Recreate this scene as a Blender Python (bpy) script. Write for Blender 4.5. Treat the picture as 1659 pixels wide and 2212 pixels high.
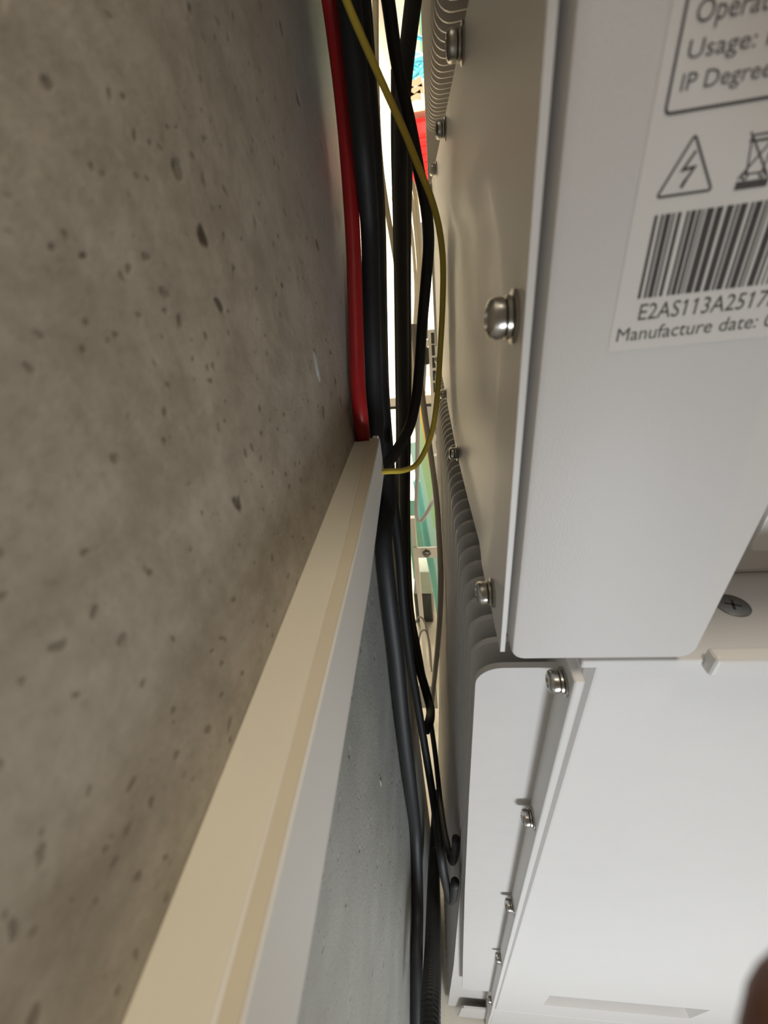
import bpy, bmesh, math, random
from mathutils import Vector, Matrix
random.seed(7)
for o in list(bpy.data.objects): bpy.data.objects.remove(o)
SC = bpy.context.scene
COL = SC.collection
H = 1.45                      # camera height above the floor; geometry is written relative to the camera

# ------------------------------------------------------------------ camera
F, CX, CY = 850.0, 829.5, 1106.0
d = Vector((935 - CX, 530 - CY, F)).normalized()          # vanishing direction along the gap
v = Vector((1009 - CX, 2405 - CY, F)); v = (v - d * v.dot(d)).normalized()   # vertical
h = v.cross(d)
ROW = (h, d, -v)
def ray(px, py):
    c = Vector((px - CX, py - CY, F))
    return Vector((ROW[0].dot(c), ROW[1].dot(c), ROW[2].dot(c)))
def at(px, py, axis, val):
    r = ray(px, py); return r * (val / r[axis])
cd = bpy.data.cameras.new('camera'); cam = bpy.data.objects.new('camera', cd); COL.objects.link(cam)
cd.sensor_fit = 'VERTICAL'; cd.lens = 2.2; cd.sensor_height = 2.2 * 2212 / F; cd.sensor_width = 2.2 * 1659 / F
cd.clip_start = 0.002; cd.clip_end = 50
cd.dof.use_dof = True; cd.dof.focus_distance = 0.32; cd.dof.aperture_fstop = 2.0
ax = Vector((h.x, d.x, -v.x)); ay = -Vector((h.y, d.y, -v.y)); az = -Vector((h.z, d.z, -v.z))
cam.matrix_world = Matrix(((ax.x, ay.x, az.x, 0), (ax.y, ay.y, az.y, 0), (ax.z, ay.z, az.z, H), (0, 0, 0, 1)))
SC.camera = cam

# ------------------------------------------------------------------ light
w = bpy.data.worlds.new('world'); SC.world = w; w.use_nodes = True
w.node_tree.nodes['Background'].inputs[0].default_value = (1.0, 0.87, 0.70, 1)
w.node_tree.nodes['Background'].inputs[1].default_value = 0.115
def area(name, loc, target, size, power, color):
    l = bpy.data.lights.new(name, 'AREA'); l.shape = 'RECTANGLE'; l.size, l.size_y = size
    l.energy = power; l.color = color
    o = bpy.data.objects.new(name, l); COL.objects.link(o); o.location = Vector(loc) + Vector((0, 0, H))
    o.rotation_euler = (Vector(target) - Vector(loc)).to_track_quat('-Z', 'Y').to_euler()
    return o
def spot(name, loc, target, power, size, radius, color):
    l = bpy.data.lights.new(name, 'SPOT'); l.energy = power; l.color = color; l.spot_size = math.radians(size); l.spot_blend = 1.0; l.shadow_soft_size = radius
    o = bpy.data.objects.new(name, l); COL.objects.link(o); o.location = Vector(loc) + Vector((0, 0, H))
    o.rotation_euler = (Vector(target) - Vector(loc)).to_track_quat('-Z', 'Y').to_euler()
    return o
wl = spot('low_fill_spot', (0.34, -0.88, -0.75), (0.10, 0.10, -0.77), 35, 82, .14, (0.88, 0.94, 1.0)); wl.data.spot_blend = .30  # added low spot; its cone edge imitates shade on the upper cover
area('room_ceiling_light', (0.30, -0.02, 1.2), (0.0, 0.02, -0.1), (.5, .3), 9, (1.0, 0.90, 0.75))
cp = area('ceiling_panel_light', (-0.2, 2.4, 1.5), (-0.2, 2.5, -1.4), (1.0, 1.0), 95, (1.0, 0.90, 0.72)); cp.data.spread = math.radians(86)
area('far_window_light', (1.1, 2.55, 0.5), (-0.3, 3.3, -0.1), (0.8, 1.2), 26, (1.0, 0.97, 0.88))
sw = area('far_room_fill', (-1.5, 1.1, 0.4), (0.0, 2.2, 0.1), (0.8, 1.0), 34, (1.0, 0.97, 0.9)); sw.data.spread = math.radians(80)  # added fill to brighten the camera-facing sides of the far objects
vs = SC.view_settings
vs.view_transform = 'Standard'; vs.look = 'None'; vs.exposure = 0.12; vs.gamma = 1.0; vs.use_curve_mapping = False

# ------------------------------------------------------------------ materials
MATS = {}
def mat(name, col, rough=0.5, metal=0.0, var=0.06, scale=60, bump=0.0, bscale=900, spec=0.5, coat=0.0):
    if name in MATS: return MATS[name]
    m = bpy.data.materials.new(name); m.use_nodes = True
    nt = m.node_tree; b = nt.nodes['Principled BSDF']
    tc = nt.nodes.new('ShaderNodeTexCoord')
    n = nt.nodes.new('ShaderNodeTexNoise'); n.inputs['Scale'].default_value = scale; n.inputs['Detail'].default_value = 4
    nt.links.new(tc.outputs['Object'], n.inputs['Vector'])
    mx = nt.nodes.new('ShaderNodeMix'); mx.data_type = 'RGBA'
    mx.inputs[6].default_value = (*[max(0, c * (1 - var)) for c in col], 1)
    mx.inputs[7].default_value = (*[min(1, c * (1 + var)) for c in col], 1)
    nt.links.new(n.outputs['Fac'], mx.inputs[0]); nt.links.new(mx.outputs[2], b.inputs['Base Color'])
    b.inputs['Roughness'].default_value = rough; b.inputs['Metallic'].default_value = metal
    b.inputs['Specular IOR Level'].default_value = spec; b.inputs['Coat Weight'].default_value = coat
    if bump:
        n2 = nt.nodes.new('ShaderNodeTexNoise'); n2.inputs['Scale'].default_value = bscale; n2.inputs['Detail'].default_value = 3
        nt.links.new(tc.outputs['Object'], n2.inputs['Vector'])
        bp = nt.nodes.new('ShaderNodeBump'); bp.inputs['Strength'].default_value = bump; bp.inputs['Distance'].default_value = 0.0008
        nt.links.new(n2.outputs['Fac'], bp.inputs['Height']); nt.links.new(bp.outputs['Normal'], b.inputs['Normal'])
    MATS[name] = m; return m

def wall_material():
    m = bpy.data.materials.new('painted_plaster'); m.use_nodes = True
    nt = m.node_tree; L = nt.links; b = nt.nodes['Principled BSDF']
    tc = nt.nodes.new('ShaderNodeTexCoord')
    def noise(sc, det=5, rough=.6):
        n = nt.nodes.new('ShaderNodeTexNoise'); n.inputs['Scale'].default_value = sc
        n.inputs['Detail'].default_value = det; n.inputs['Roughness'].default_value = rough
        L.new(tc.outputs['Object'], n.inputs['Vector']); return n
    def math_(op, a, bb, clamp=False):
        n = nt.nodes.new('ShaderNodeMath'); n.operation = op; n.use_clamp = clamp
        for i, x in enumerate((a, bb)):
            if isinstance(x, (int, float)): n.inputs[i].default_value = x
            else: L.new(x, n.inputs[i])
        return n.outputs[0]
    def ramp(x, a, c):
        n = nt.nodes.new('ShaderNodeMapRange'); n.interpolation_type = 'SMOOTHSTEP'
        n.inputs[1].default_value = a; n.inputs[2].default_value = c; L.new(x, n.inputs[0]); return n.outputs[0]
    def mix(f, a, c):
        n = nt.nodes.new('ShaderNodeMix'); n.data_type = 'RGBA'
        L.new(f, n.inputs[0])
        for i, x in ((6, a), (7, c)):
            if isinstance(x, tuple): n.inputs[i].default_value = (*x, 1)
            else: L.new(x, n.inputs[i])
        return n.outputs[2]
    warp = noise(120, 2)
    add = nt.nodes.new('ShaderNodeVectorMath'); add.operation = 'MULTIPLY_ADD'
    L.new(warp.outputs['Color'], add.inputs[0]); add.inputs[1].default_value = (.006, .006, .006); L.new(tc.outputs['Object'], add.inputs[2])
    def pits(sc, thr, size):
        vo = nt.nodes.new('ShaderNodeTexVoronoi'); vo.inputs['Scale'].default_value = sc
        L.new(add.outputs[0], vo.inputs['Vector'])
        sep = nt.nodes.new('ShaderNodeSeparateColor'); L.new(vo.outputs['Color'], sep.inputs[0])
        pick = math_('GREATER_THAN', sep.outputs[0], thr)
        rad = math_('MULTIPLY', sep.outputs[1], size)
        inside = math_('SUBTRACT', 1.0, ramp(math_('DIVIDE', vo.outputs['Distance'], math_('ADD', rad, .05)), .55, 1.05))
        return math_('MULTIPLY', inside, pick), sep.outputs[2]
    p1, s1 = pits(95, .55, .24); p2, s2 = pits(260, .6, .25)
    mott = noise(70, 6, .7); fine = noise(420, 4, .7)
    base = mix(ramp(mott.outputs['Fac'], .3, .72), (.345, .304, .246), (.51, .46, .388))
    base = mix(math_('MULTIPLY', ramp(fine.outputs['Fac'], .55, .75), .45), base, (.22, .19, .15))
    base = mix(math_('MULTIPLY', ramp(noise(300, 2).outputs['Fac'], .68, .76), .5), base, (.55, .53, .48))
    k1 = math_('MULTIPLY', p1, math_('ADD', math_('MULTIPLY', s1, .5), .4))
    k2 = math_('MULTIPLY', p2, .5)
    base = mix(k1, base, (.055, .038, .022)); base = mix(k2, base, (.09, .065, .04))
    # smooth glossy grey paint takes over towards the corner
    sx = nt.nodes.new('ShaderNodeSeparateXYZ'); L.new(tc.outputs['Object'], sx.inputs[0])
    g = ramp(math_('ADD', sx.outputs['Y'], math_('MULTIPLY', mott.outputs['Fac'], .06)), .19, .30)
    base = mix(math_('MULTIPLY', g, .85), base, (.30, .30, .28))
    # below the trunking the wall is smoother, bluish grey
    g2 = ramp(math_('MULTIPLY', sx.outputs['Z'], -1.0), .10, .13)
    base = mix(math_('MULTIPLY', g2, .9), base, mix(ramp(noise(22, 5).outputs['Fac'], .35, .7), (.36, .37, .35), (.45, .46, .43)))
    L.new(base, b.inputs['Base Color'])
    rr = nt.nodes.new('ShaderNodeMapRange'); rr.inputs[3].default_value = .5; rr.inputs[4].default_value = .42; L.new(g, rr.inputs[0]); L.new(rr.outputs[0], b.inputs['Roughness'])
    hgt = math_('SUBTRACT', math_('MULTIPLY', fine.outputs['Fac'], .35), math_('ADD', p1, math_('MULTIPLY', p2, .5)))
    hgt = math_('ADD', hgt, math_('MULTIPLY', mott.outputs['Fac'], .8))
    bp = nt.nodes.new('ShaderNodeBump'); bp.inputs['Strength'].default_value = .5; bp.inputs['Distance'].default_value = .0012
    L.new(hgt, bp.inputs['Height']); L.new(bp.outputs['Normal'], b.inputs['Normal'])
    return m

def striped_wire():
    m = bpy.data.materials.new('yellow_green_insulation'); m.use_nodes = True
    nt = m.node_tree; L = nt.links; b = nt.nodes['Principled BSDF']
    tc = nt.nodes.new('ShaderNodeTexCoord')
    wv = nt.nodes.new('ShaderNodeTexWave'); wv.inputs['Scale'].default_value = 7; wv.inputs['Distortion'].default_value = 1.5
    L.new(tc.outputs['Object'], wv.inputs['Vector'])
    cr = nt.nodes.new('ShaderNodeValToRGB'); L.new(wv.outputs['Fac'], cr.inputs[0])
    cr.color_ramp.elements[0].position = .10; cr.color_ramp.elements[0].color = (.46, .37, .05, 1)
    cr.color_ramp.elements[1].position = .34; cr.color_ramp.elements[1].color = (.62, .46, .06, 1)
    L.new(cr.outputs[0], b.inputs['Base Color']); b.inputs['Roughness'].default_value = .4
    return m

WHITE = mat('white_powder_coat', (.74, .72, .695), .45, var=.02, scale=40, bump=.12, bscale=1400)
COVER = mat('off_white_plastic', (.73, .705, .68), .5, var=.02, scale=30, bump=.15, bscale=1600)
FINM = mat('grey_white_heat_sink', (.66, .63, .60), .5, var=.04, scale=80)
STEEL = mat('stainless_screw', (.52, .50, .46), .28, metal=1.0, var=.1, scale=300)
STEELD = mat('dull_steel', (.24, .24, .235), .45, metal=.8, var=.1, scale=300)
LABELM = mat('label_film', (.80, .775, .74), .35, var=.01)
INK = mat('label_ink', (.085, .075, .075), .6)
BARG = mat('barcode_ink', (.07, .06, .06), .6)
TRUNK = mat('cream_pvc', (.66, .61, .495), .45, var=.03, scale=25, bump=.08)
LIDM = mat('side_lit_pvc', (.76, .74, .70), .42, var=.02, scale=25)  # paler than the tray to paint in cool light on the lid's side
TRUNKW = mat('white_pvc', (.74, .73, .71), .42, var=.02, scale=25)
BLACK = mat('black_rubber', (.013, .013, .014), .58, var=.2, scale=200, bump=.15)
BLACK2 = mat('dark_grey_sheath', (.020, .020, .020), .58, var=.2, scale=200)
RED = mat('red_insulation', (.36, .012, .014), .38, var=.12, scale=150)
EARTH = striped_wire()
GREYC = mat('grey_brown_sheath', (.47, .43, .385), .5)
BEIGEC = mat('beige_sheath', (.66, .58, .43), .5)
LGREY = mat('light_grey_tube', (.55, .57, .60), .4)
CREAM = mat('cream_painted_wall', (.86, .80, .66), .8, var=.05, scale=4)
FLOORM = mat('pale_floor', (.72, .66, .55), .7, var=.08, scale=6)
WOOD = mat('pale_wood', (.66, .52, .34), .6, var=.12, scale=15)
TEAL = mat('teal_plastic', (.18, .55, .50), .4, var=.06)
CYAN = mat('pale_cyan_plastic', (.58, .84, .80), .4, var=.04)
GREENY = mat('pale_green_plastic', (.50, .74, .42), .4, var=.06)
ORANGE = mat('orange_plastic', (.85, .46, .08), .4)
GREENB = mat('green_board', (.20, .42, .30), .6, var=.12, scale=9)
BLUE = mat('turquoise_rope', (.10, .48, .60), .6, var=.25, scale=60)
CARTON = mat('cream_carton', (.80, .68, .46), .8)
CARTONP = mat('carton_print', (.40, .27, .15), .8)
REDP = mat('red_plastic', (.72, .018, .015), .3, var=.1, scale=20)
BLACKP = mat('black_plastic', (.03, .035, .035), .4)
GREYB = mat('grey_green_plastic', (.50, .56, .49), .5)
SKIN = mat('brown_skin', (.17, .062, .034), .55, var=.15, scale=120, bump=.2, bscale=500)
NAIL = mat('fingernail', (.36, .20, .15), .3)
YELLOW = mat('yellow_tag', (.80, .74, .05), .5)

# ------------------------------------------------------------------ mesh helpers
def link(name, me, material, parent=None, smooth=False):
    me.name = name
    if material and not me.materials: me.materials.append(material)
    if smooth:
        for p in me.polygons: p.use_smooth = True
    o = bpy.data.objects.new(name, me); COL.objects.link(o)
    if parent: o.parent = parent
    return o
def mesh(verts, faces):
    me = bpy.data.meshes.new('m'); me.from_pydata([tuple(p) for p in verts], [], faces)
    bm = bmesh.new(); bm.from_mesh(me); bmesh.ops.recalc_face_normals(bm, faces=bm.faces); bm.to_mesh(me); bm.free()
    return me
def box(x0, x1, y0, y1, z0, z1, bev=0.0, seg=2):
    bm = bmesh.new()
    vs_ = [bm.verts.new((x, y, z)) for x in (x0, x1) for y in (y0, y1) for z in (z0, z1)]
    for f in ((0, 1, 3, 2), (4, 6, 7, 5), (0, 4, 5, 1), (2, 3, 7, 6), (0, 2, 6, 4), (1, 5, 7, 3)): bm.faces.new([vs_[i] for i in f])
    bmesh.ops.recalc_face_normals(bm, faces=bm.faces)
    if bev: bmesh.ops.bevel(bm, geom=bm.edges[:], offset=bev, segments=seg, profile=.5, affect='EDGES')
    me = bpy.data.meshes.new('m'); bm.to_mesh(me); bm.free(); return me
def prism(poly, axis, a, b, bev=0.0):
    """poly: list of 2D points; extruded along axis from a to b"""
    def P(p, t):
        if axis == 1: return (p[0], t, p[1])
        if axis == 0: return (t, p[0], p[1])
        return (p[0], p[1], t)
    bm = bmesh.new(); n = len(poly)
    A = [bm.verts.new(P(p, a)) for p in poly]; B = [bm.verts.new(P(p, b)) for p in poly]
    bm.faces.new(A); bm.faces.new(B[::-1])
    for i in range(n): bm.faces.new((A[i], B[i], B[(i + 1) % n], A[(i + 1) % n]))
    bmesh.ops.recalc_face_normals(bm, faces=bm.faces)
    if bev:
        caps = [e for e in bm.edges if len({round(vv.co[axis], 7) for vv in e.verts}) == 1]
        bmesh.ops.bevel(bm, geom=caps, offset=bev, segments=2, profile=.5, affect='EDGES')
    me = bpy.data.meshes.new('m'); bm.to_mesh(me); bm.free(); return me
def rrect(x0, x1, z0, z1, r, n=5):
    pts = []
    for cx, cz, a0 in ((x1 - r, z1 - r, 0), (x0 + r, z1 - r, 90), (x0 + r, z0 + r, 180), (x1 - r, z0 + r, 270)):
        for i in range(n + 1):
            a = math.radians(a0 + 90 * i / n); pts.append((cx + r * math.cos(a), cz + r * math.sin(a)))
    return pts
def catmull(pts, sub):
    P = [Vector(p) for p in pts]; P = [P[0] * 2 - P[1]] + P + [P[-1] * 2 - P[-2]]; out = []
    for i in range(1, len(P) - 2):
        for k in range(sub):
            t = k / sub; a, b, c, e = P[i - 1], P[i], P[i + 1], P[i + 2]
            out.append(.5 * ((2 * b) + (c - a) * t + (2 * a - 5 * b + 4 * c - e) * t * t + (3 * b - a - 3 * c + e) * t ** 3))
    out.append(P[-2].copy()); return out
def tube(pts, r, n=12, sub=8, smooth=True, rfun=None):
    C = catmull(pts, sub) if sub > 1 else [Vector(p) for p in pts]
    verts, faces = [], []; t0 = (C[1] - C[0]).normalized()
    u = t0.orthogonal().normalized()
    for i, c in enumerate(C):
        t = (C[min(i + 1, len(C) - 1)] - C[max(i - 1, 0)]).normalized()
        u = (u - t * u.dot(t)).normalized(); w_ = t.cross(u)
        rr = rfun(i / (len(C) - 1), i) if rfun else r
        for k in range(n):
            a = 2 * math.pi * k / n; verts.append(c + (u * math.cos(a) + w_ * math.sin(a)) * rr)
    for i in range(len(C) - 1):
        for k in range(n):
            faces.append((i * n + k, i * n + (k + 1) % n, (i + 1) * n + (k + 1) % n, (i + 1) * n + k))
    faces.append(tuple(range(n))); faces.append(tuple(range((len(C) - 1) * n, len(C) * n)))
    return mesh(verts, faces)
def lathe(prof, axis_dir, origin, n=20):
    """prof: (distance along axis, radius)"""
    a = Vector(axis_dir).normalized(); u = a.orthogonal().normalized(); w_ = a.cross(u); o = Vector(origin)
    verts, faces = [], []
    for t, r in prof:
        for k in range(n):
            th = 2 * math.pi * k / n; verts.append(o + a * t + (u * math.cos(th) + w_ * math.sin(th)) * r)
    for i in range(len(prof) - 1):
        for k in range(n): faces.append((i * n + k, i * n + (k + 1) % n, (i + 1) * n + (k + 1) % n, (i + 1) * n + k))
    faces.append(tuple(range(n))); faces.append(tuple(range((len(prof) - 1) * n, len(prof) * n)))
    return mesh(verts, faces)
def join(*ms):
    bm = bmesh.new()
    for m in ms: bm.from_mesh(m)
    me = bpy.data.meshes.new('m'); bm.to_mesh(me); bm.free(); return me
def tag(o, label, cat, group=None, kind=None):
    if label: o['label'] = label
    if cat: o['category'] = cat
    if group: o['group'] = group
    if kind: o['kind'] = kind
    return o
def empty(name, loc, label, cat, group=None, rotz=0.0):
    o = bpy.data.objects.new(name, None); COL.objects.link(o); o.location = loc; o.rotation_euler = (0, 0, rotz)
    o.empty_display_size = .02
    return tag(o, label, cat, group)
def part(name, me, material, parent, smooth=False, base=(0, 0, 0)):
    me.transform(Matrix.Translation(-Vector(base)))
    return link(name, me, material, parent, smooth)
def autosmooth(o, ang=35):
    for p in o.data.polygons: p.use_smooth = True
    o.data.set_sharp_from_angle(angle=math.radians(ang)); return o

# ================================================================== STRUCTURE
def wall_left():
    X, R = -0.05, 0.020
    prof = [(X, -1.2), (X, .225)]
    x, y, a = X, .225, 0.0
    for i in range(14):                       # the plaster eases back before the corner
        a += math.radians(.48); y += .0095; x -= .0095 * math.tan(a); prof.append((x, y))
    for i in range(1, 9):
        b = a + (math.radians(90) - a) * i / 8
        prof.append((x - R * (math.cos(a) - math.cos(b)), y + R * (math.sin(b) - math.sin(a))))
    YE = prof[-1][1]
    prof += [(-.9, YE), (-.9, -1.2)]
    me = prism(prof, 2, -H, 1.25)
    o = link('wall_left', me, wall_material()); autosmooth(o, 50)
    for px, py, a, b in ((683, 787, .0022, .0060), (748, 470, .0016, .0040), (822, 1690, .0016, .0045)):     # dried paint drips
        c = at(px, py, 0, X); V, Fc = [], []
        for i in range(5):
            ph = math.pi / 2 * i / 4
            for k in range(12):
                t = 2 * math.pi * k / 12; V.append((c.x + .0011 * math.sin(ph), c.y + a * math.cos(ph) * math.cos(t), c.z + b * math.cos(ph) * math.sin(t) * (1.0 if math.sin(t) > 0 else 1.3)))
        for i in range(4):
            for k in range(12): Fc.append((i * 12 + k, i * 12 + (k + 1) % 12, i * 12 + 12 + (k + 1) % 12, i * 12 + 12 + k))
        Fc.append(tuple(range(12)))
        link('paint_drip', mesh(V, Fc), mat('grey_gloss_paint', (.34, .33, .30), .18), o, True)
    tag(o, 'grey pitted plaster wall with a rounded glossy corner', None, kind='structure')
wall_left()
fl = link('floor', box(-2.2, 2.6, -2.2, 3.4, -H - .1, -H), FLOORM); tag(fl, 'pale beige floor under the equipment', None, kind='structure')
wb = link('wall_back', box(-2.2, 2.6, 3.3, 3.4, -H, 1.6), CREAM); tag(wb, 'cream painted far wall of the room', None, kind='structure')
def trim(n, px0, px1, mat_):
    a = at(px0, 200, 1, 3.26); b = at(px1, 200, 1, 3.26)
    tag(link('trim_%d' % n, box(a.x, b.x, 3.27, 3.3, -H, 1.6, .004), mat_), 'wooden upright trim on the cream far wall', None, kind='structure')
trim(1, 798, 806, WOOD); trim(2, 846, 853, WOOD)

# ================================================================== CABLE TRUNKING
def trunking():
    base = (-.05, .1, -.113)
    T = empty('cable_trunking', base, 'cream plastic cable trunking fixed along the grey wall', 'trunking')
    def strip(sections, y):          # cross-sections (x,z) at several y, closed loops
        n = len(sections[0]); verts = [(p[0], yy, p[1]) for s, yy in zip(sections, y) for p in s]; faces = []
        for i in range(len(y) - 1):
            for k in range(n): faces.append((i * n + k, i * n + (k + 1) % n, (i + 1) * n + (k + 1) % n, (i + 1) * n + k))
        faces.append(tuple(range(n))); faces.append(tuple(range((len(y) - 1) * n, len(y) * n)))
        return mesh(verts, faces)
    Y = (-.45, .02, .12, .2115)
    def sec(dx, zb):      # base tray: U section, open towards +X
        s = dx - .0012
        return [(-.0499, -.0902), (s - .0035, -.0902), (s - .0035, -.0914), (-.0487, -.0914), (-.0487, zb + .0012), (s, zb + .0012), (s, zb), (-.0499, zb)]
    dx = (-.0308, -.0310, -.0318, -.0346); zb = (-.119, -.118, -.1145, -.1105)
    part('tray', strip([sec(a, b) for a, b in zip(dx, zb)], Y), TRUNK, T, base=base)
    def lid(a, b):        # snap-on lid wrapping the open side, with a step on top
        return [(a - .0052, -.0896), (a - .0048, -.0888), (a - .0006, -.0886), (a, -.0892), (a, b - .0004), (a - .0005, b - .0009), (a - .004, b - .0009), (a - .004, b), (a - .0012, b),
                (a - .0012, -.0899), (a - .0052, -.0901)]
    Y2 = (-.45, .02, .12, .2105)
    lo = part('lid', strip([lid(a, b) for a, b in zip(dx, zb)], Y2), LIDM, T, base=base); lo['label'] = 'snap-on lid lightened by painted side light'
    # raised crease that runs along the tray's top
    cr = [(-.0349, .0), (-.0369, .115), (-.0405, .2112)]
    verts, faces = [], []
    for (x, y), xe in zip([(-.0349, -.44)] + cr, (-.0308, -.0310, -.0318, -.0346)):
        verts += [(x - .0008, y, -.0903), (x, y, -.0885), (xe - .0005, y, -.0883), (xe - .0003, y, -.0903)]
    for i in range(3):
        for k in range(3): faces.append((i * 4 + k, i * 4 + k + 1, i * 4 + 4 + k + 1, i * 4 + 4 + k))
    faces += [(0, 1, 2, 3), (12, 13, 14, 15)]
    faces += [(i * 4, i * 4 + 4, i * 4 + 7, i * 4 + 3) for i in range(3)]
    part('rib', mesh(verts, faces), mat('warm_lit_pvc', (.60, .53, .40), .45), T, base=base)  # beige tone stands in for warm overhead light on the lid's lip
    # torn tab standing up at the open end of the lid
    part('tab', box(-.0385, -.0350, .2085, .2105, -.0896, -.0868, .0005), TRUNKW, T, base=base)
trunking()

# ================================================================== EQUIPMENT (frame turned 1.8 degrees against the wall)
TH = math.radians(1.8)
RZ = Matrix.Rotation(TH, 4, 'Z')
def equipment(name, base, label, cat):
    return empty(name, RZ @ Vector(base), label, cat, rotz=TH)

# shared screw meshes, axis along -X, seat at origin
def screw_meshes(s=1.0):
    flat = lathe([(0, .0060 * s), (.0008 * s, .0062 * s), (.0010 * s, .0058 * s)], (-1, 0, 0), (0, 0, 0), 24)
    spring = lathe([(.0011 * s, .0044 * s), (.0014 * s, .0051 * s), (.0023 * s, .0051 * s), (.0026 * s, .0044 * s)], (-1, 0, 0), (0, 0, 0), 24)
    head = lathe([(.0026 * s, .0040 * s), (.0029 * s, .0047 * s), (.0050 * s, .0049 * s), (.0062 * s, .0044 * s), (.0069 * s, .0032 * s), (.0070 * s, .0026 * s), (.0055 * s, .0022 * s)], (-1, 0, 0), (0, 0, 0), 24)
    return head, flat, spring
SH, SF, SS = screw_meshes(); SH.materials.append(STEEL); SF.materials.append(STEEL); SS.materials.append(STEEL)
SH2, SF2, SS2 = screw_meshes(.72)
for m_ in (SH2, SF2, SS2): m_.materials.append(STEELD)
for m_ in (SH, SF, SS, SH2, SF2, SS2):
    for p in m_.polygons: p.use_smooth = True
    m_.set_sharp_from_angle(angle=math.radians(40))
def screw(parent, loc, base, ms=None):
    a, b, c = ms or (SH, SF, SS)
    o = link('screw', a, None, parent); o.location = Vector(loc) - Vector(base)
    f = link('washer', b, None, o); g = link('spring_washer', c, None, o)
    return o

def raw_text(body):
    cu = bpy.data.curves.new('t', 'FONT'); cu.body = body; cu.size = 1; cu.resolution_u = 3; cu.offset = .0
    to = bpy.data.objects.new('t', cu); COL.objects.link(to)
    dg = bpy.context.evaluated_depsgraph_get(); dg.update()
    me = bpy.data.meshes.new_from_object(to.evaluated_get(dg))
    bpy.data.objects.remove(to); bpy.data.curves.remove(cu)
    return me
def text_mesh(body, x0, x1, z0, capz, y):
    me = raw_text(body)
    xs = [p.co.x for p in me.vertices]; mn, mxx = min(xs), max(xs)
    flags = []
    for i, ch in enumerate(body):                 # the built-in figure one has no flag: add it
        if ch == '1':
            r = max(p.co.x for p in raw_text(body[:i + 1]).vertices)
            flags.append(mesh([(r - .05, .70, 0), (r - .05, .60, 0), (r - .21, .50, 0), (r - .21, .59, 0)], [(0, 1, 2, 3)]))
    if flags: me = join(me, *flags)
    sx = (x1 - x0) / (mxx - mn); sz = (capz - z0) / .70
    for p in me.vertices: p.co = (x0 + (p.co.x - mn) * sx, y, z0 + p.co.y * sz)
    return me

# ---------------- inverter (upper unit)
IB = (.2, .4, -.1448)
INV = equipment('inverter', IB, 'white wall-side inverter with a rating label above the lower cabinet', 'inverter')
def ipart(name, me, m, parent=None, smooth=False): return part(name, me, m, parent or INV, smooth, IB)
# back plate with a large shallow embossed panel
def back_plate():
    x0, t = .0226, .0017
    NY, NZ = 90, 60; ya, yb, za, zb = .0985, .690, -.1325, .0695
    def zlow(y): return za - .014 * min(1, max(0, (y - .12) / .2))
    def sst(a, b, x): q = min(1, max(0, (x - a) / (b - a))); return q * q * (3 - 2 * q)
    def off(y, z):
        cy, cz, hy, hz, r = .252, -.062, .120, .078, .045
        qx, qz = abs(y - cy) - hy + r, abs(z - cz) - hz + r
        sd = math.hypot(max(qx, 0), max(qz, 0)) + min(max(qx, qz), 0) - r
        e = .0042 * (1 - sst(-.016, .004, sd))
        e += .0010 * (1 - sst(.0, .006, y - ya - .012)) * 0
        return e
    V, Fc = [], []
    for s in (0, 1):
        for i in range(NY + 1):
            y = ya + (yb - ya) * i / NY
            for j in range(NZ + 1):
                z = zlow(y) + (zb - zlow(y)) * j / NZ
                V.append((x0 + off(y, z) + s * t, y, z))
    n1 = (NY + 1) * (NZ + 1); ix = lambda s, i, j: s * n1 + i * (NZ + 1) + j
    for s in (0, 1):
        for i in range(NY):
            for j in range(NZ): Fc.append((ix(s, i, j), ix(s, i + 1, j), ix(s, i + 1, j + 1), ix(s, i, j + 1)))
    for i in range(NY):
        Fc.append((ix(0, i, 0), ix(0, i + 1, 0), ix(1, i + 1, 0), ix(1, i, 0))); Fc.append((ix(0, i, NZ), ix(0, i + 1, NZ), ix(1, i + 1, NZ), ix(1, i, NZ)))
    for j in range(NZ):
        Fc.append((ix(0, 0, j), ix(0, 0, j + 1), ix(1, 0, j + 1), ix(1, 0, j))); Fc.append((ix(0, NY, j), ix(0, NY, j + 1), ix(1, NY, j + 1), ix(1, NY, j)))
    o = ipart('back_plate', mesh(V, Fc), WHITE); autosmooth(o, 40)
    # the plate's upper continuation along the near edge only (side flange)
    return o
bp_ = back_plate()
ipart('side_flange', box(.0228, .0243, .0985, .112, .0690, .36, .0003), WHITE)
# label side cover
sc_ = ipart('side_cover', prism(rrect(.0272, .0935, -.1392, .36, .0055, 6), 1, .0995, .148, .0016), COVER); autosmooth(sc_, 30)
# main body
ipart('body', box(.0520, .340, .148, .700, -.1448, .42, .004), COVER)
ipart('shade_overhang', box(.0960, .340, .0995, .149, -.040, .42, .004), COVER)  # unseen overhang, added to shade the recessed deck below
ipart('cover_panel', prism(rrect(.1365, .335, -.1275, .36, .003, 4), 1, .1445, .1485, .0008), LABELM)
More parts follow.
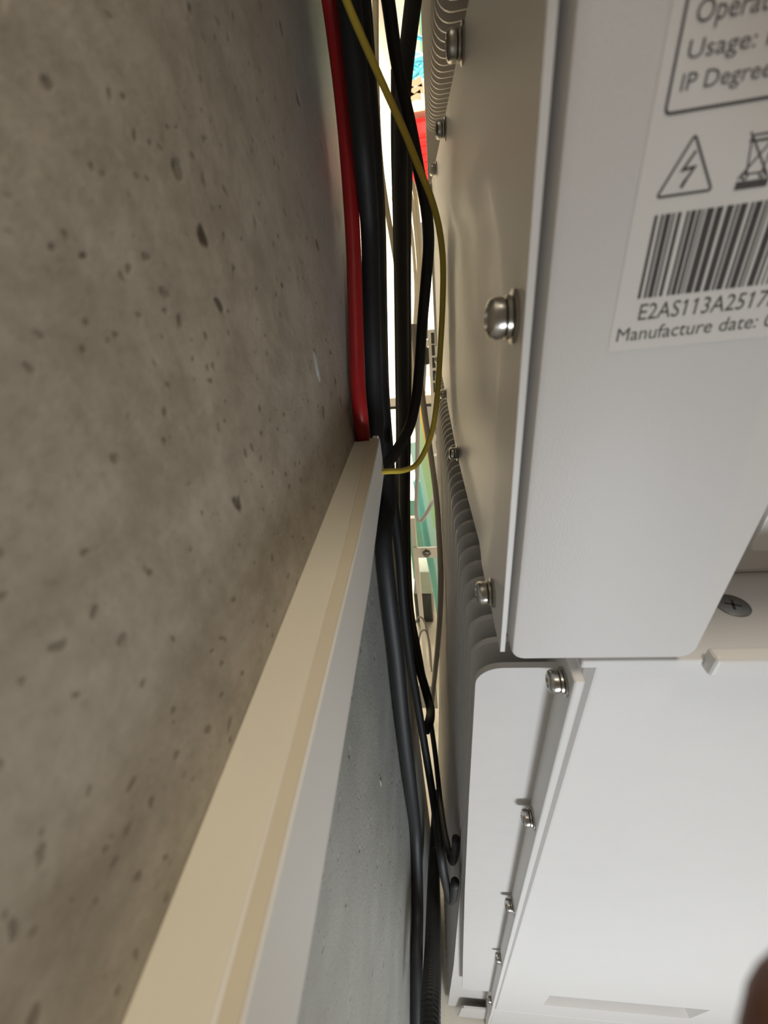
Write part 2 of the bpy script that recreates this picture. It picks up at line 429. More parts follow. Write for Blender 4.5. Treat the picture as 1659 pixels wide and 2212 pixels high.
# upper heat sink fins (shared mesh)
def ufin():
    pts = []
    x0, x1, z0, z1, r = .0190, .0525, .1180, .42, .011
    for i in range(7):
        a = math.radians(180 + 90 * i / 6); pts.append((x0 + r + r * math.cos(a), z0 + r + r * math.sin(a)))
    pts += [(x1, z0), (x1, z1), (x0, z1)]
    return prism(pts, 1, 0, .0024)
UF = ufin(); UF.transform(Matrix.Translation(-Vector(IB))); UF.materials.append(FINM)
for i in range(39):
    o = link('fin', UF, None, INV); o.location = (0, .130 + .0144 * i, 0)
ipart('end_plate', box(.0190, .0530, .6985, .7015, -.14, .42, .0005), WHITE)
for (y, z) in ((.1085, -.0168), (.1180, -.1205), (.295, -.1420), (.452, -.1425), (.622, -.1430), (.235, .0650), (.3565, .0625), (.509, .0615), (.668, .0625)):
    screw(INV, (.0226, y, z), IB, (SH, SF, SS))
# rating label and its print
LY = .09935
lab = ipart('rating_label', prism(rrect(.0420, .0905, -.0250, .120, .0006, 3), 1, LY, .0996), LABELM); lab['label'] = 'white rating label'
PY = LY - .00006
def ink(name, me, m=INK):
    o = part(name, me, m, lab, base=IB); return o
def strip_poly(pts, wd, closed=False):
    """flat line of width wd in the label plane"""
    V, Fc = [], []; n = len(pts)
    for i in range(n):
        p = Vector(pts[i]); a = Vector(pts[i - 1]) if (i or closed) else p; b = Vector(pts[(i + 1) % n]) if (i < n - 1 or closed) else p
        t1 = (p - a); t2 = (b - p)
        if t1.length < 1e-9: t1 = t2
        if t2.length < 1e-9: t2 = t1
        t1.normalize(); t2.normalize(); nn = Vector((-(t1 + t2).y, (t1 + t2).x)).normalized()
        k = wd / 2 / max(.35, nn.dot(Vector((-t1.y, t1.x))))
        V += [(p.x + nn.x * k, PY, p.y + nn.y * k), (p.x - nn.x * k, PY, p.y - nn.y * k)]
    for i in range(n - (0 if closed else 1)):
        j = (i + 1) % n; Fc.append((2 * i, 2 * i + 1, 2 * j + 1, 2 * j))
    return mesh(V, Fc)
fr = [(.0442, .075), (.0442, .0152)] + [(.0450 - .0008 * math.cos(math.radians(a)), .0151 - .0008 * math.sin(math.radians(a))) for a in (20, 45, 70)] + [(.0452, .0143), (.088, .0143)]
ink('frame_line', strip_poly(fr, .00048))
ink('lettering', text_mesh('Operati', .0460, .0572, .0246, .0272, PY))
ink('lettering', text_mesh('Usage: In', .0459, .0602, .0207, .0229, PY))
ink('lettering', text_mesh('IP Degree', .0459, .0598, .0169, .0191, PY))
ink('lettering', text_mesh('E2AS113A2517I', .0471, .0731, -.0189, -.0157, PY))
ink('lettering', text_mesh('Manufacture date: 0', .0434, .0752, -.0230, -.0202, PY))
# high-voltage triangle
tri = [(.0501, .0110), (.0457, .0026), (.0553, .0026)]
def round_poly(P, r, n=4):
    out = []
    for i in range(len(P)):
        p, a, b = Vector(P[i]), Vector(P[i - 1]), Vector(P[(i + 1) % len(P)])
        u, w2 = (a - p).normalized() * r, (b - p).normalized() * r
        for k in range(n + 1):
            t = k / n; out.append(tuple((p + u) * (1 - t) ** 2 + p * 2 * t * (1 - t) + (p + w2) * t * t))
    return out
ink('warning_triangle', strip_poly(round_poly(tri, .0007), .00042, True))
ink('lightning_bolt', join(strip_poly([(.0509, .0087), (.0493, .0062), (.0513, .0064), (.0499, .0040)], .00045), strip_poly([(.0503, .0048), (.0497, .0036)], .0006)))
# crossed-out wheeled bin
def bin_mesh():
    P = [strip_poly([(.0596, .0088), (.0641, .0088)], .00035), strip_poly([(.0600, .0085), (.0607, .0042), (.0632, .0042), (.0638, .0085)], .00028),
         strip_poly(round_poly([(.0598, .0096), (.0598, .0088), (.0640, .0088), (.0640, .0096)], .0005), .0003, True),
         strip_poly([(.0594, .0101), (.0647, .0032)], .0003), strip_poly([(.0646, .0101), (.0594, .0036)], .0003)]
    for cx in (.0605, .0634):
        P.append(strip_poly([(cx + .00045 * math.cos(a * math.pi / 5), .0039 + .00045 * math.sin(a * math.pi / 5)) for a in range(10)], .0003, True))
    P.append(mesh([(.0593, PY, .0020), (.0648, PY, .0020), (.0648, PY, .0032), (.0593, PY, .0032)], [(0, 1, 2, 3)]))
    return join(*P)
ink('bin_symbol', bin_mesh())
def barcode():
    V, Fc = [], []; x = .0461; rnd = random.Random(11)
    widths = [(.0006, .0006), (.0005, .0003), (.0010, .0003), (.0004, .0005), (.0007, .0009), (.0005, .0003), (.0009, .0003), (.0006, .0003), (.0003, .0004), (.0013, .0004)]
    i = 0
    while x < .0815:
        b, g = widths[i % len(widths)] if i < 10 else (rnd.choice((.0003, .0005, .0008, .0012)), rnd.choice((.0003, .0004, .0006)))
        n = len(V); V += [(x, PY, -.0146), (x + b, PY, -.0146), (x + b, PY, -.0002), (x, PY, -.0002)]; Fc.append((n, n + 1, n + 2, n + 3))
        x += b + g; i += 1
    return mesh(V, Fc)
ink('barcode', barcode(), BARG)

# ---------------- lower cabinet
LB = (.25, .4, -H)
LOW = equipment('equipment_cabinet', LB, 'tall white cabinet with a finned back standing on the floor', 'cabinet')
def lpart(name, me, m, parent=None, smooth=False): return part(name, me, m, parent or LOW, smooth, LB)
ZT, ZS = -.1448, -1.205
side = lpart('side_plate', box(.0518, .0562, .0970, .660, ZS, -.1500, .0010), WHITE)
# curved top of the side plate
# front cover with a real handle opening
def holed_cover(x0, x1, z0, z1, hx0, hx1, hz0, hz1, y, t, depth):
    r = .010
    outer = [(x0, z0), (x1, z0), (x1, z1), (x0, z1)]
    V, Fc = [], []
    def q(a, b, c, e, yy=None):
        n = len(V); V.extend([a, b, c, e]); Fc.append((n, n + 1, n + 2, n + 3))
    for (a, b, c, e) in ((x0, hx0, z0, z1), (hx1, x1, z0, z1), (hx0, hx1, z0, hz0), (hx0, hx1, hz1, z1)):
        q((a, y, c), (b, y, c), (b, y, e), (a, y, e))
    i = .018                                     # sloping handle pocket
    R0 = [(hx0, y, hz0), (hx1, y, hz0), (hx1, y, hz1), (hx0, y, hz1)]
    R1 = [(hx0 + i, y + depth, hz0 + .004), (hx1 - i, y + depth, hz0 + .004), (hx1 - i, y + depth, hz1 - .03), (hx0 + i, y + depth, hz1 - .03)]
    for k in range(4): q(R0[k], R0[(k + 1) % 4], R1[(k + 1) % 4], R1[k])
    q(*R1)
    O = [(x0, y, z0), (x1, y, z0), (x1, y, z1), (x0, y, z1)]; O2 = [(p[0], y + .5, p[2]) for p in O]
    for k in range(4): q(O[k], O[(k + 1) % 4], O2[(k + 1) % 4], O2[k])
    q(*O2)
    me = bpy.data.meshes.new('m'); me.from_pydata(V, [], Fc)
    bm = bmesh.new(); bm.from_mesh(me); bmesh.ops.remove_doubles(bm, verts=bm.verts, dist=1e-6); bmesh.ops.recalc_face_normals(bm, faces=bm.faces); bm.to_mesh(me); bm.free()
    return me
lpart('front_cover', holed_cover(.0648, .470, ZS + .004, -.1455, .137, .365, -1.085, -.985, .1060, .5, .06), COVER)
lpart('shade_bevel', prism([(.0562, .1290), (.0580, .1190), (.0612, .1100), (.0640, .1062), (.0650, .1060), (.0650, .1290)], 2, ZS + .004, -.1455), COVER)  # bevel shaped to darken the strip beside the side plate
lpart('plinth', box(.0600, .470, .1060, .655, -H, ZS - .002, .003), COVER)
lpart('core', box(.0562, .0648, .128, .655, ZS, -.150), WHITE)
# top deck, rim bar, countersunk screw
lpart('top_deck', box(.0560, .470, .1030, .60, -.1500, ZT - .0001, .0008), WHITE)
rim = lpart('rim_bar', box(.1010, .470, .0985, .1050, -.1500, -.1392, .0018, 3), WHITE)
cs = lpart('deck_screw', lathe([(-.002, .0030), (0, .0062), (.0003, .0064), (.0006, .0060)], (0, 0, 1), (.1268, .1298, ZT), 28), STEELD); autosmooth(cs, 40)
cross = join(box(.1268 - .0030, .1268 + .0030, .1298 - .0005, .1298 + .0005, ZT + .0004, ZT + .00066), box(.1268 - .0005, .1268 + .0005, .1298 - .0030, .1298 + .0030, ZT + .0004, ZT + .00066))
cross.transform(Matrix.Translation(Vector((.1268, .1298, 0))) @ Matrix.Rotation(math.radians(-20), 4, 'Z') @ Matrix.Translation(-Vector((.1268, .1298, 0))))
part('cross_shade', cross, BLACKP, cs, base=LB)  # black bars paint the shade inside the screw's cross
# fins of the lower heat sink: near one is the widest, all share one mesh
def lfin(xl, ze):
    zt, r = -.1630, .0125
    pts = [(.0518, zt)]
    for i in range(9):
        a = math.radians(90 + 90 * i / 8); pts.append((.0154 + r + r * math.cos(a), zt - r + r * math.sin(a)))
    pts += [(x, z) for z, x in xl] + [(.0518, ze)]
    me = prism(pts, 1, 0, .0030); me.transform(Matrix.Translation(-Vector(LB))); me.materials.append(FINM); return me
NEARF = lfin([(-.300, .0128), (-.50, .0095), (-.80, .0062), (-1.055, .0040), (-1.060, .0045)], -1.060)
LF = lfin([(-.300, .0128), (-.50, .0085), (-.97, -.008), (-1.44, -.030)], -1.44)
LF2 = prism([(.0518, -1.290), (.0060, -1.290), (.0010, -1.300), (-.008, -1.44), (.0518, -1.44)], 1, 0, .0030)
LF2.transform(Matrix.Translation(-Vector(LB))); LF2.materials.append(FINM)
for i in range(38):
    o = link('fin', NEARF if i == 0 else LF, None, LOW); o.location = (0, .1125 + .0144 * i, 0)
o2 = link('lower_fin', LF2, None, LOW); o2.location = (0, .1125, 0)
lpart('lower_side_plate', box(.0518, .0562, .0985, .660, -H, ZS - .003, .0010), WHITE)
for z in (-.1620, -.3080, -.505, -.735, -1.075):
    screw(LOW, (.0518, .1050, z), LB)

# ================================================================== CABLES
def cable(name, label, pts, r, m, cat='cable', group=None, n=12, sub=8):
    P = []
    for p in pts:
        if len(p) == 3: P.append(at(p[0], p[1], 1, p[2]))   # given depth
        else: P.append(at(p[0], p[1], 0, p[3]))
    c = P[len(P) // 2].copy()
    me = tube(P, r, n, sub); me.transform(Matrix.Translation(-c))
    o = link(name, me, m, None, True); o.location = c
    return tag(o, label, cat, group)
# X-plane points are written (px, py, 'x', X)
cable('power_cable', 'red insulated cable running down the wall corner into the trunking end',
      [(690, -120, 'x', -.0445), (713, 0, 'x', -.0445), (736, 180, 'x', -.0445), (751, 340, 'x', -.0445), (763, 520, 'x', -.0444), (768, 680, 'x', -.0444), (772, 820, 'x', -.0442), (779, 900, 'x', -.0440), (786, 960, .218), (790, 1010, .20)], .0044, RED)
cable('power_cable', 'thick black cable hugging the red cable down the wall corner',
      [(732, -120, .266), (753, 0, .266), (770, 160, .266), (786, 330, .266), (799, 500, .276), (803, 680, .266), (808, 840, .256), (812, 910, .246), (812, 960, .236), (810, 1000, .226)], .0054, BLACK)
cable('power_cable', 'black cable in the middle of the bundle at the wall corner',
      [(752, -120, .292), (770, 0, .292), (785, 160, .292), (801, 330, .292), (809, 500, .290), (814, 680, .286), (820, 840, .280), (829, 960, .274), (838, 1080, .252), (829, 1170, .220), (840, 1290, .203), (856, 1420, .192), (870, 1560, .178), (887, 1700, .165), (898, 1800, 'x', -.0432), (902, 1950, 'x', -.0434), (900, 2060, 'x', -.0434), (900, 2150, 'x', -.0434), (901, 2260, 'x', -.0434)], .0062, BLACK)
cable('power_cable', 'dark grey cable on the outer side of the wall corner bundle',
      [(766, -120, .322), (784, 0, .322), (796, 160, .322), (809, 330, .322), (819, 480, .322), (824, 680, .320), (829, 840, .314), (838, 960, .306), (849, 1080, .290), (864, 1200, .275), (872, 1310, .265), (885, 1420, .258), (902, 1520, .252), (922, 1640, .225), (938, 1740, .195), (949, 1820, .150), (958, 1885, .131), (968, 1928, .127), (974, 1944, .125), (980, 1932, .124), (983, 1906, .124)], .0045, BLACK2)
cable('power_cable', 'black cable bending from the bundle into the trunking side',
      [(822, -90, .34), (838, 0, .34), (852, 100, .34), (868, 190, .34), (888, 280, .34), (905, 370, .338), (919, 440, .335), (926, 520, .330), (920, 610, .325), (912, 700, .32), (906, 790, .31), (899, 860, .30), (885, 920, .285), (862, 965, .265), (838, 1000, .245), (818, 1025, .225)], .0040, BLACK)
cable('power_cable', 'grey-black cable leaning across the bright opening',
      [(905, -90, .42), (893, 0, .42), (881, 100, .42), (871, 200, .42), (866, 320, .42), (866, 450, .42), (868, 600, .42), (870, 760, .42), (871, 900, .42), (872, 1040, .415), (873, 1160, .40), (876, 1280, .38), (888, 1370, .36), (905, 1440, .34), (922, 1500, .32), (930, 1535, .295), (927, 1560, .27), (918, 1580, .258)], .0060, BLACK)
cable('power_cable', 'thick black cable hanging straight down the opening',
      [(858, 150, .44), (857, 320, .44), (860, 480, .44), (862, 640, .44), (863, 800, .44), (864, 940, .44), (862, 1080, .44), (868, 1200, .43), (871, 1320, .44), (879, 1420, .46), (892, 1520, .46), (904, 1620, .46)], .0050, BLACK)
cable('power_cable', 'black cable beside the straight hanging one',
      [(884, 300, .46), (880, 480, .46), (880, 640, .46), (882, 800, .46), (881, 940, .46), (880, 1080, .45), (882, 1200, .43), (889, 1320, .405), (907, 1420, .375), (924, 1520, .35), (939, 1620, .315), (950, 1720, .265), (958, 1785, .20), (966, 1826, .166), (973, 1852, .152), (978, 1860, .148), (983, 1842, .147), (985, 1812, .147)], .0040, BLACK2)
cable('earth_wire', 'thin yellow and green earth wire looping into the trunking side',
      [(728, -60, .255), (748, 0, .255), (775, 65, .255), (806, 135, .255), (842, 215, .255), (876, 290, .255), (906, 365, .255), (932, 430, .255), (949, 495, .253), (957, 570, .252), (956, 660, .250), (951, 760, .247), (945, 850, .243), (936, 920, .237), (922, 965, .230), (900, 1003, .222), (872, 1016, .214), (842, 1018, .207), (812, 1020, .198)],   .0017, EARTH, 'wire')
cable('communication_cable', 'grey brown cable bowing across the gap behind the yellow wire',
      [(893, 700, .50), (901, 780, .50), (911, 850, .50), (921, 920, .50), (933, 1000, .50), (943, 1080, .47), (949, 1170, .44), (952, 1250, .40), (950, 1330, .39), (945, 1400, .39), (938, 1470, .39), (930, 1540, .39)], .0040, GREYC)
cable('beige_cable', 'beige cable curving past the wall corner in front of the cream wall',
      [(809, -80, .62), (811, 0, .62), (812, 130, .62), (816, 260, .62), (823, 360, .62), (834, 440, .62), (846, 510, .62), (858, 590, .62), (866, 700, .62)], .0034, BEIGEC)
for k, (pts, lb) in enumerate((([(880, 380, .8), (893, 400, .8), (901, 450, .8), (907, 520, .8), (910, 600, .8), (906, 700, .8), (890, 820, .8), (878, 1000, .8), (872, 1250, .8), (876, 1490, .8), (878, 1530, .79)], 'beige cable, outermost of three behind the black cables'),
                               ([(880, 400, .85), (891, 440, .85), (899, 510, .85), (904, 590, .85), (900, 700, .85), (884, 820, .85), (874, 1000, .85), (868, 1250, .85), (872, 1480, .85)], 'beige cable, middle of three behind the black cables'),
                               ([(880, 450, .9), (890, 510, .9), (896, 580, .9), (898, 650, .9), (892, 740, .9), (878, 860, .9), (868, 1050, .9), (864, 1250, .9), (868, 1455, .9)], 'beige cable, innermost of three behind the black cables'))):
    cable('beige_cable', lb, pts, .0034, BEIGEC, group='beige cables in the opening')
cable('grey_conduit', 'dark grey conduit hanging behind the yellow wire', [(911, 480, 1.33), (915, 560, 1.33), (918, 640, 1.33), (918, 735, 1.33), (915, 800, 1.33), (913, 852, 1.33)], .0095, mat('mid_grey_sheath', (.22, .22, .22), .5), 'conduit')
cable('tube_hook', 'pale grey tube bent into a hook in the opening',
      [(902, 870, .75), (902, 950, .75), (901, 1030, .75), (899, 1090, .75), (901, 1118, .75), (910, 1124, .75), (922, 1108, .75), (934, 1084, .76), (946, 1058, .80), (952, 1046, .818)], .0046, LGREY, 'tube')
for k, (pts, lb) in enumerate((([(893, 1440, .62), (893, 1370, .62), (902, 1336, .62), (914, 1338, .62), (924, 1372, .62), (930, 1440, .62)], 'larger grey loop of thin wire near the floor'),
                               ([(900, 1460, .6), (903, 1400, .6), (909, 1366, .6), (921, 1364, .6), (929, 1400, .6), (932, 1450, .6)], 'smaller grey loop of thin wire near the floor'))):
    cable('looped_wire', lb, pts, .0022, GREYC, 'wire', 'loops of wire near the floor', n=8)
# corrugated conduit, real rings
def conduit():
    P = [at(*p) for p in ((945, 1715, 0, -.032), (941, 1800, 0, -.033), (937, 1890, 0, -.034), (936, 1990, 0, -.030), (935, 2060, 0, -.028), (933, 2110, 0, -.0275), (930, 2170, 0, -.0275), (928, 2260, 0, -.0275))]
    C = catmull(P, 30)
    L_ = [0]
    for a, b in zip(C, C[1:]): L_.append(L_[-1] + (b - a).length)
    pts, rad = [], []; s, i = 0.0, 0; step = .00085; k = 0
    while s < L_[-1]:
        while L_[i + 1] < s: i += 1
        t = (s - L_[i]) / (L_[i + 1] - L_[i]); pts.append(C[i].lerp(C[i + 1], t)); rad.append((.0076, .0088, .0088, .0076)[k % 4]); k += 1; s += step
    c = P[3].copy()
    me = tube(pts, 0, 14, 1, rfun=lambda t, i: rad[i]); me.transform(Matrix.Translation(-c))
    o = link('corrugated_conduit', me, BLACK, None, False); o.location = c
    tag(o, 'black corrugated conduit running down between wall and cabinet', 'conduit')
conduit()

# ================================================================== FAR SIDE OF THE OPENING
def pxbox(name, label, cat, px0, py0, px1, py1, Y, depth, m, bev=.003, group=None, floor=False):
    a = at(px0, (py0 + py1) / 2, 1, Y); b = at(px1, (py0 + py1) / 2, 1, Y)
    zt = at((px0 + px1) / 2, py0, 1, Y).z; zb = at((px0 + px1) / 2, py1, 1, Y).z
    if floor: zb = -H
    c = Vector(((a.x + b.x) / 2, Y + depth / 2, zb))
    me = box(a.x - c.x, b.x - c.x, -depth / 2, depth / 2, 0, zt - zb, bev)
    o = link(name, me, m); o.location = c
    tag(o, label, cat, group); return o, c, (b.x - a.x), zt - zb
# shelf unit with three boards; posts stand outside the view
SY = 1.95
zsh = at(900, 400, 1, SY).z
SHU = empty('shelf_unit', (0.1, SY + .25, -H), 'pale wooden shelf unit in the bright room beyond the gap', 'shelf')
def shp(name, x0, x1, y0, y1, z0, z1): part(name, box(x0, x1, y0, y1, z0, z1, .003), WOOD, SHU, base=(0.1, SY + .25, -H))
shp('board', -.16, .62, SY - .03, SY + .5, zsh - .028, zsh)
for x in (.58, .22):
    for y in (SY, SY + .44): shp('post', x, x + .04, y, y + .04, -H, zsh - .028)
# red canister
def canister():
    zt = at(900, 250, 1, SY).z; x0, x1 = -.115, .03; c = Vector(((x0 + x1) / 2, SY + .13, zsh))
    T = empty('red_canister', c, 'red plastic canister standing on the wooden shelf', 'canister')
    hgt = zt - zsh; w2 = (x1 - x0) / 2
    b = part('body', box(-w2, w2, -.11, .11, 0, hgt, .016, 3), REDP, T); autosmooth(b)
    for k in range(5):
        z = hgt * (.22 + .12 * k); part('ridge', box(-w2 * .86, w2 * .86, -.116, -.108, z, z + .012, .003), REDP, T)
    part('neck', lathe([(0, .02), (.012, .02), (.014, .017)], (0, 0, 1), (-.03, 0, hgt), 16), REDP, T)
    return c, zt
cc, czt = canister()
zc0 = czt + .016
ctop = at(905, 158, 1, SY).z
# carton on a second little board on top of the canister
CT = empty('carton', (-.03, SY + .13, zc0 + .012), 'cream carton with brown print on top of the red canister', 'box')
ch = ctop - zc0 - .012
part('box', box(-.075, .085, -.11, .11, 0, ch, .003), CARTON, CT)
part('lid_edge', box(-.078, .088, -.113, .113, 0, ch * .14, .002), CARTON, CT)
for k, (zz, ww) in enumerate(((.74, .045), (.50, .05), (.30, .04))):
    part('print_mark', prism([(-.03, ch * zz), (-.03 + ww * .5, ch * zz + .008), (-.03 + ww, ch * zz + .002), (-.03 + ww * .95, ch * zz + .03), (-.03 + ww * .4, ch * zz + .022), (-.03, ch * zz + .032)], 1, -.1105, -.1098), CARTONP, CT)
CT.location.z = zc0
tag(link('packing_board', box(-.11, .06, SY + .02, SY + .24, czt + .0145, zc0), WOOD), 'thin wooden board between the carton and the canister', 'board')
# coil of turquoise rope on the carton
def rope():
    P = []
    rnd = random.Random(5); base = Vector((-.02, SY + .08, zc0 + ch))
    for i in range(70):
        a = i * .62; rr = .034 + .016 * math.sin(i * .37); P.append(base + Vector((math.cos(a) * rr * 1.5, math.sin(a) * rr * 1.3, .008 + .045 * (i / 70) + .016 * (1 + math.sin(i * 1.7)) * .6)))
    P += [base + Vector((-.03, -.03, .085)), base + Vector((-.015, -.05, .105)), base + Vector((.01, -.04, .10))]
    me = tube(P, .0062, 8, 4); c = base.copy(); me.transform(Matrix.Translation(-c))
    o = link('rope_coil', me, BLUE, None, True); o.location = c
    tag(o, 'tangled turquoise rope lying on the cream carton', 'rope')
rope()
# green notice board on the far wall
a = at(900, 60, 1, 3.24); zt = at(905, -80, 1, 3.24).z; zb = at(905, 118, 1, 3.24).z
gb = empty('notice_board', (a.x + .2, 3.285, zb), 'green board hanging on the cream far wall', 'board')
part('panel', box(-.185, .3, -.012, .014, .012, zt - zb - .012), GREENB, gb)
part('frame', join(box(-.20, -.185, -.02, .014, 0, zt - zb), box(.30, .315, -.02, .014, 0, zt - zb), box(-.185, .30, -.02, .014, 0, .012), box(-.185, .30, -.02, .014, zt - zb - .012, zt - zb)), WOOD, gb)

# white slotted rail with clip arm, hanging on a beam
def slotted_rail():
    Y = .98; a = at(927, 780, 1, Y); b = at(947, 780, 1, Y); zt = at(930, 712, 1, Y).z
    base = Vector(((a.x + b.x) / 2, Y, -H)); T = empty('slotted_rail', base, 'white slotted steel upright behind the inverter', 'rail')
    wd = (b.x - a.x) / 2
    me = join(box(-wd, wd, 0, .0025, 0, zt + H, .0005), box(-wd, -wd + .0025, .0025, .02, 0, zt + H, .0005), box(wd - .0025, wd, .0025, .02, 0, zt + H, .0005))
    part('channel', me, WHITE, T)
    for py in (731, 757, 784, 812, 838, 930, 962, 994):
        z = at(932, py, 1, Y).z + H
        part('slot_shade', box(-wd * .35, wd * .35, -.0006, .0006, z - .012, z + .012, .0005), BLACKP, T)  # black plates stand in for the shaded insides of the holes
    z = at(920, 741, 1, Y).z + H
    part('arm', box(-wd - .034, -wd + .001, -.004, .012, z - .007, z + .007, .001), WHITE, T)
    z2 = at(921, 770, 1, Y).z + H
    part('clip', box(-wd - .015, -wd, -.006, .01, z2 - .018, z2 + .02, .003), BLACKP, T)
slotted_rail()
# white door leaf / panel in the room
o_, c_, _, _ = pxbox('white_panel', 'white panel standing on the floor behind the slotted upright', 'panel', 914, 776, 960, 1100, 1.55, .03, TRUNKW, .003, floor=True)
tag(link('yellow_tag', box(-.012, .012, -.003, 0, -.02, .02, .001), YELLOW), 'small yellow tag stuck on the white panel', 'tag')
bpy.data.objects['yellow_tag'].location = at(926, 846, 1, 1.5495)
# beam (rests on two posts out of view)
BY = 1.3
b0 = at(838, 869, 1, BY); zt = at(880, 857, 1, BY).z; zb = at(880, 876, 1, BY).z; zd = at(880, 883, 1, BY).z
BM = empty('workbench', (-.15, BY + .1, -H), 'beige workbench edge crossing the bright opening', 'bench')
BMb = (-.15, BY + .1, -H)
part('top', box(-.75, .24, BY, BY + .22, zb, zt, .002), mat('beige_board', (.62, .54, .42), .6), BM, base=BMb)
part('edge_strip', box(-.75, .24, BY + .004, BY + .216, zd, zb, .001), BLACKP, BM, base=BMb)
for x in (-.72, .19):
    for y in (BY + .01, BY + .17): part('leg', box(x, x + .04, y, y + .04, -H, zd, .002), WHITE, BM, base=BMb)
# leaning strips
def leaning(name, label, p0, p1, Y0, Y1, wd, th, m, cat='board', rod=False):
    A = at(*p0, 1, Y0); B = at(*p1, 1, Y1) if Y1 else at(*p1, 2, -H + .006)
    t = (B - A).normalized(); u = t.cross(Vector((0, 1, 0))).normalized(); n = t.cross(u).normalized()
    c = B.copy()
    if rod: me = tube([A - c, B - c], wd / 2, 14, 1)
    else:
        V = []
        for P in (A, B):
            for su, sn in ((-1, -1), (1, -1), (1, 1), (-1, 1)): V.append(P - c + u * su * wd / 2 + n * sn * th / 2)
        me = mesh(V, [(0, 1, 2, 3), (4, 5, 6, 7), (0, 1, 5, 4), (1, 2, 6, 5), (2, 3, 7, 6), (3, 0, 4, 7)])
    o = link(name, me, m, None, rod); o.location = c
    tag(o, label, cat); return o
leaning('orange_board', 'narrow orange strip leaning under the workbench', (908, 870), (946, 1080), 1.27, 1.12, .016, .006, ORANGE)
leaning('green_board', 'pale green board leaning beneath the workbench', (900, 890), (948, 1140), 1.28, 1.14, .034, .008, GREENY)
leaning('cyan_board', 'pale cyan board leaning below the green one', (896, 955), (958, 1260), 1.29, 1.17, .044, .008, CYAN)
leaning('teal_pipe', 'teal pipe leaning towards the white mounting frame', (900, 1040), (962, 1395), 1.08, None, .026, 0, TEAL, 'pipe', True)
leaning('teal_board', 'wide teal green board standing behind the teal pipe', (900, 1080), (915, 1250), 1.50, 1.46, .10, .008, mat('teal_board', (.22, .50, .38), .5, var=.12, scale=20))
# white mounting frame near the floor
def frame():
    Y = .82; T0 = Vector((-.045, Y, -H)); T = empty('mounting_frame', T0, 'white bolted mounting frame standing on the floor behind the cables', 'frame')
    xr = at(953, 1190, 1, Y).x - T0.x; xl = at(897, 1190, 1, Y).x - T0.x
    zt = at(950, 985, 1, Y).z + H; zl = at(897, 1120, 1, Y).z + H
    part('upright', box(xr - .007, xr + .007, 0, .014, 0, zt, .001), WHITE, T)
    part('upright', box(xl - .006, xl + .006, 0, .014, 0, zl, .001), WHITE, T)
    z1, z0 = at(920, 1181, 1, Y).z + H, at(920, 1203, 1, Y).z + H
    part('crossbar', box(xl - .006, xr + .007, -.004, 0, z0, z1, .001), WHITE, T)
    bo = part('bolt', lathe([(0, .012), (.003, .012), (.0031, .008), (.011, .008), (.0112, .004), (.016, .0035)], (0, -1, 0), ((xl + xr) / 2 - .004, -.004, (z0 + z1) / 2), 6), STEELD, T)
frame()
pxbox('cable_clamp', 'white clamp plate on the lower cables near the floor', 'clamp', 886, 1483, 944, 1530, .56, .004, WHITE, .0008)
o_, c_, _, _ = pxbox('black_case', 'black plastic case on the floor behind the looped wires', 'case', 896, 1284, 934, 1340, 1.24, .16, BLACKP, .006, floor=True)
o2_, c2_, w2_, h2_ = pxbox('grey_box', 'grey green plastic box stacked on the black case', 'box', 898, 1236, 932, 1284, 1.245, .15, GREYB, .004)

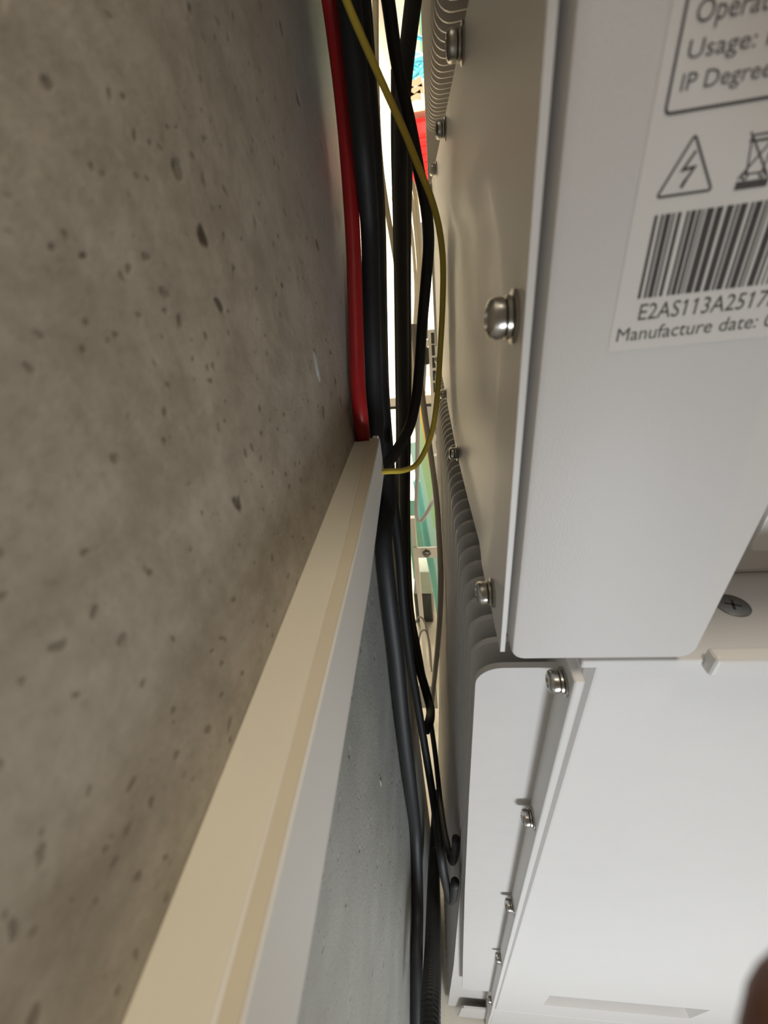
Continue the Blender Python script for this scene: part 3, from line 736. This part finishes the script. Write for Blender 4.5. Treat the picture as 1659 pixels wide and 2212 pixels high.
# ================================================================== HAND (only the fingertip shows at the frame's edge)
def hand():
    tip_dir = ray(1628, 2238).normalized(); T = tip_dir * .050
    # index finger runs from the tip back towards the palm to the right and behind the lens
    k1 = T + Vector((.022, -.014, .006)); k2 = k1 + Vector((.020, -.020, .012)); k3 = k2 + Vector((.022, -.028, .026))
    wrist = k3 + Vector((.030, -.062, .020))
    dirp = (wrist - k3).normalized(); across = Vector((.35, .25, -1)).normalized(); across = (across - dirp * across.dot(dirp)).normalized()
    verts, edges, rad = [wrist], [], [(.024, .017)]
    def chain(root, pts, rs):
        prev = root
        for p, r in zip(pts, rs):
            verts.append(p); rad.append((r, r)); edges.append((prev, len(verts) - 1)); prev = len(verts) - 1
    chain(0, [wrist.lerp(k3, .5), k3, k2, k1, T - (T - k1).normalized() * -.002], [.018, .0105, .0098, .0092, .0088])
    for i, (off, L_) in enumerate(((.019, 1.0), (.037, .94), (.053, .76))):
        r0 = k3 + across * off + dirp * .004 * i
        f1 = r0 - dirp * .036 * L_ + Vector((.004, .006, -.012)); f2 = f1 + (Vector((.016, -.002, -.020)) * L_); f3 = f2 + (Vector((.016, -.016, -.006)) * L_)
        chain(0, [wrist.lerp(r0, .55), r0, f1, f2, f3], [.015, .0098, .0086, .0080, .0066])
    th0 = wrist.lerp(k3, .35) - across * .020
    chain(0, [th0, th0 - across * .016 - dirp * .026, th0 - across * .014 - dirp * .054, th0 - across * .004 - dirp * .074], [.014, .0105, .0092, .0072])
    verts.append(wrist + dirp * .07); rad.append((.025, .019)); edges.append((0, len(verts) - 1))
    me = bpy.data.meshes.new('p'); me.from_pydata([tuple(p) for p in verts], edges, [])
    o = bpy.data.objects.new('p', me); COL.objects.link(o)
    sk = o.modifiers.new('s', 'SKIN'); su = o.modifiers.new('u', 'SUBSURF'); su.levels = 2; su.render_levels = 2
    for i, r in enumerate(rad): me.skin_vertices[0].data[i].radius = r
    me.skin_vertices[0].data[0].use_root = True
    dg = bpy.context.evaluated_depsgraph_get(); dg.update()
    m2 = bpy.data.meshes.new_from_object(o.evaluated_get(dg)); bpy.data.objects.remove(o)
    m2.materials.clear(); m2.transform(Matrix.Translation(-wrist))
    p = link('person', m2, SKIN, None, True); p.location = wrist
    tag(p, 'brown fingertip of a hand reaching in beside the white cabinet', 'person')
hand()

# ------------------------------------------------------------------ lift everything to the floor level
for o in bpy.data.objects:
    if o.parent is None and o.type in ('MESH', 'EMPTY'): o.location.z += H
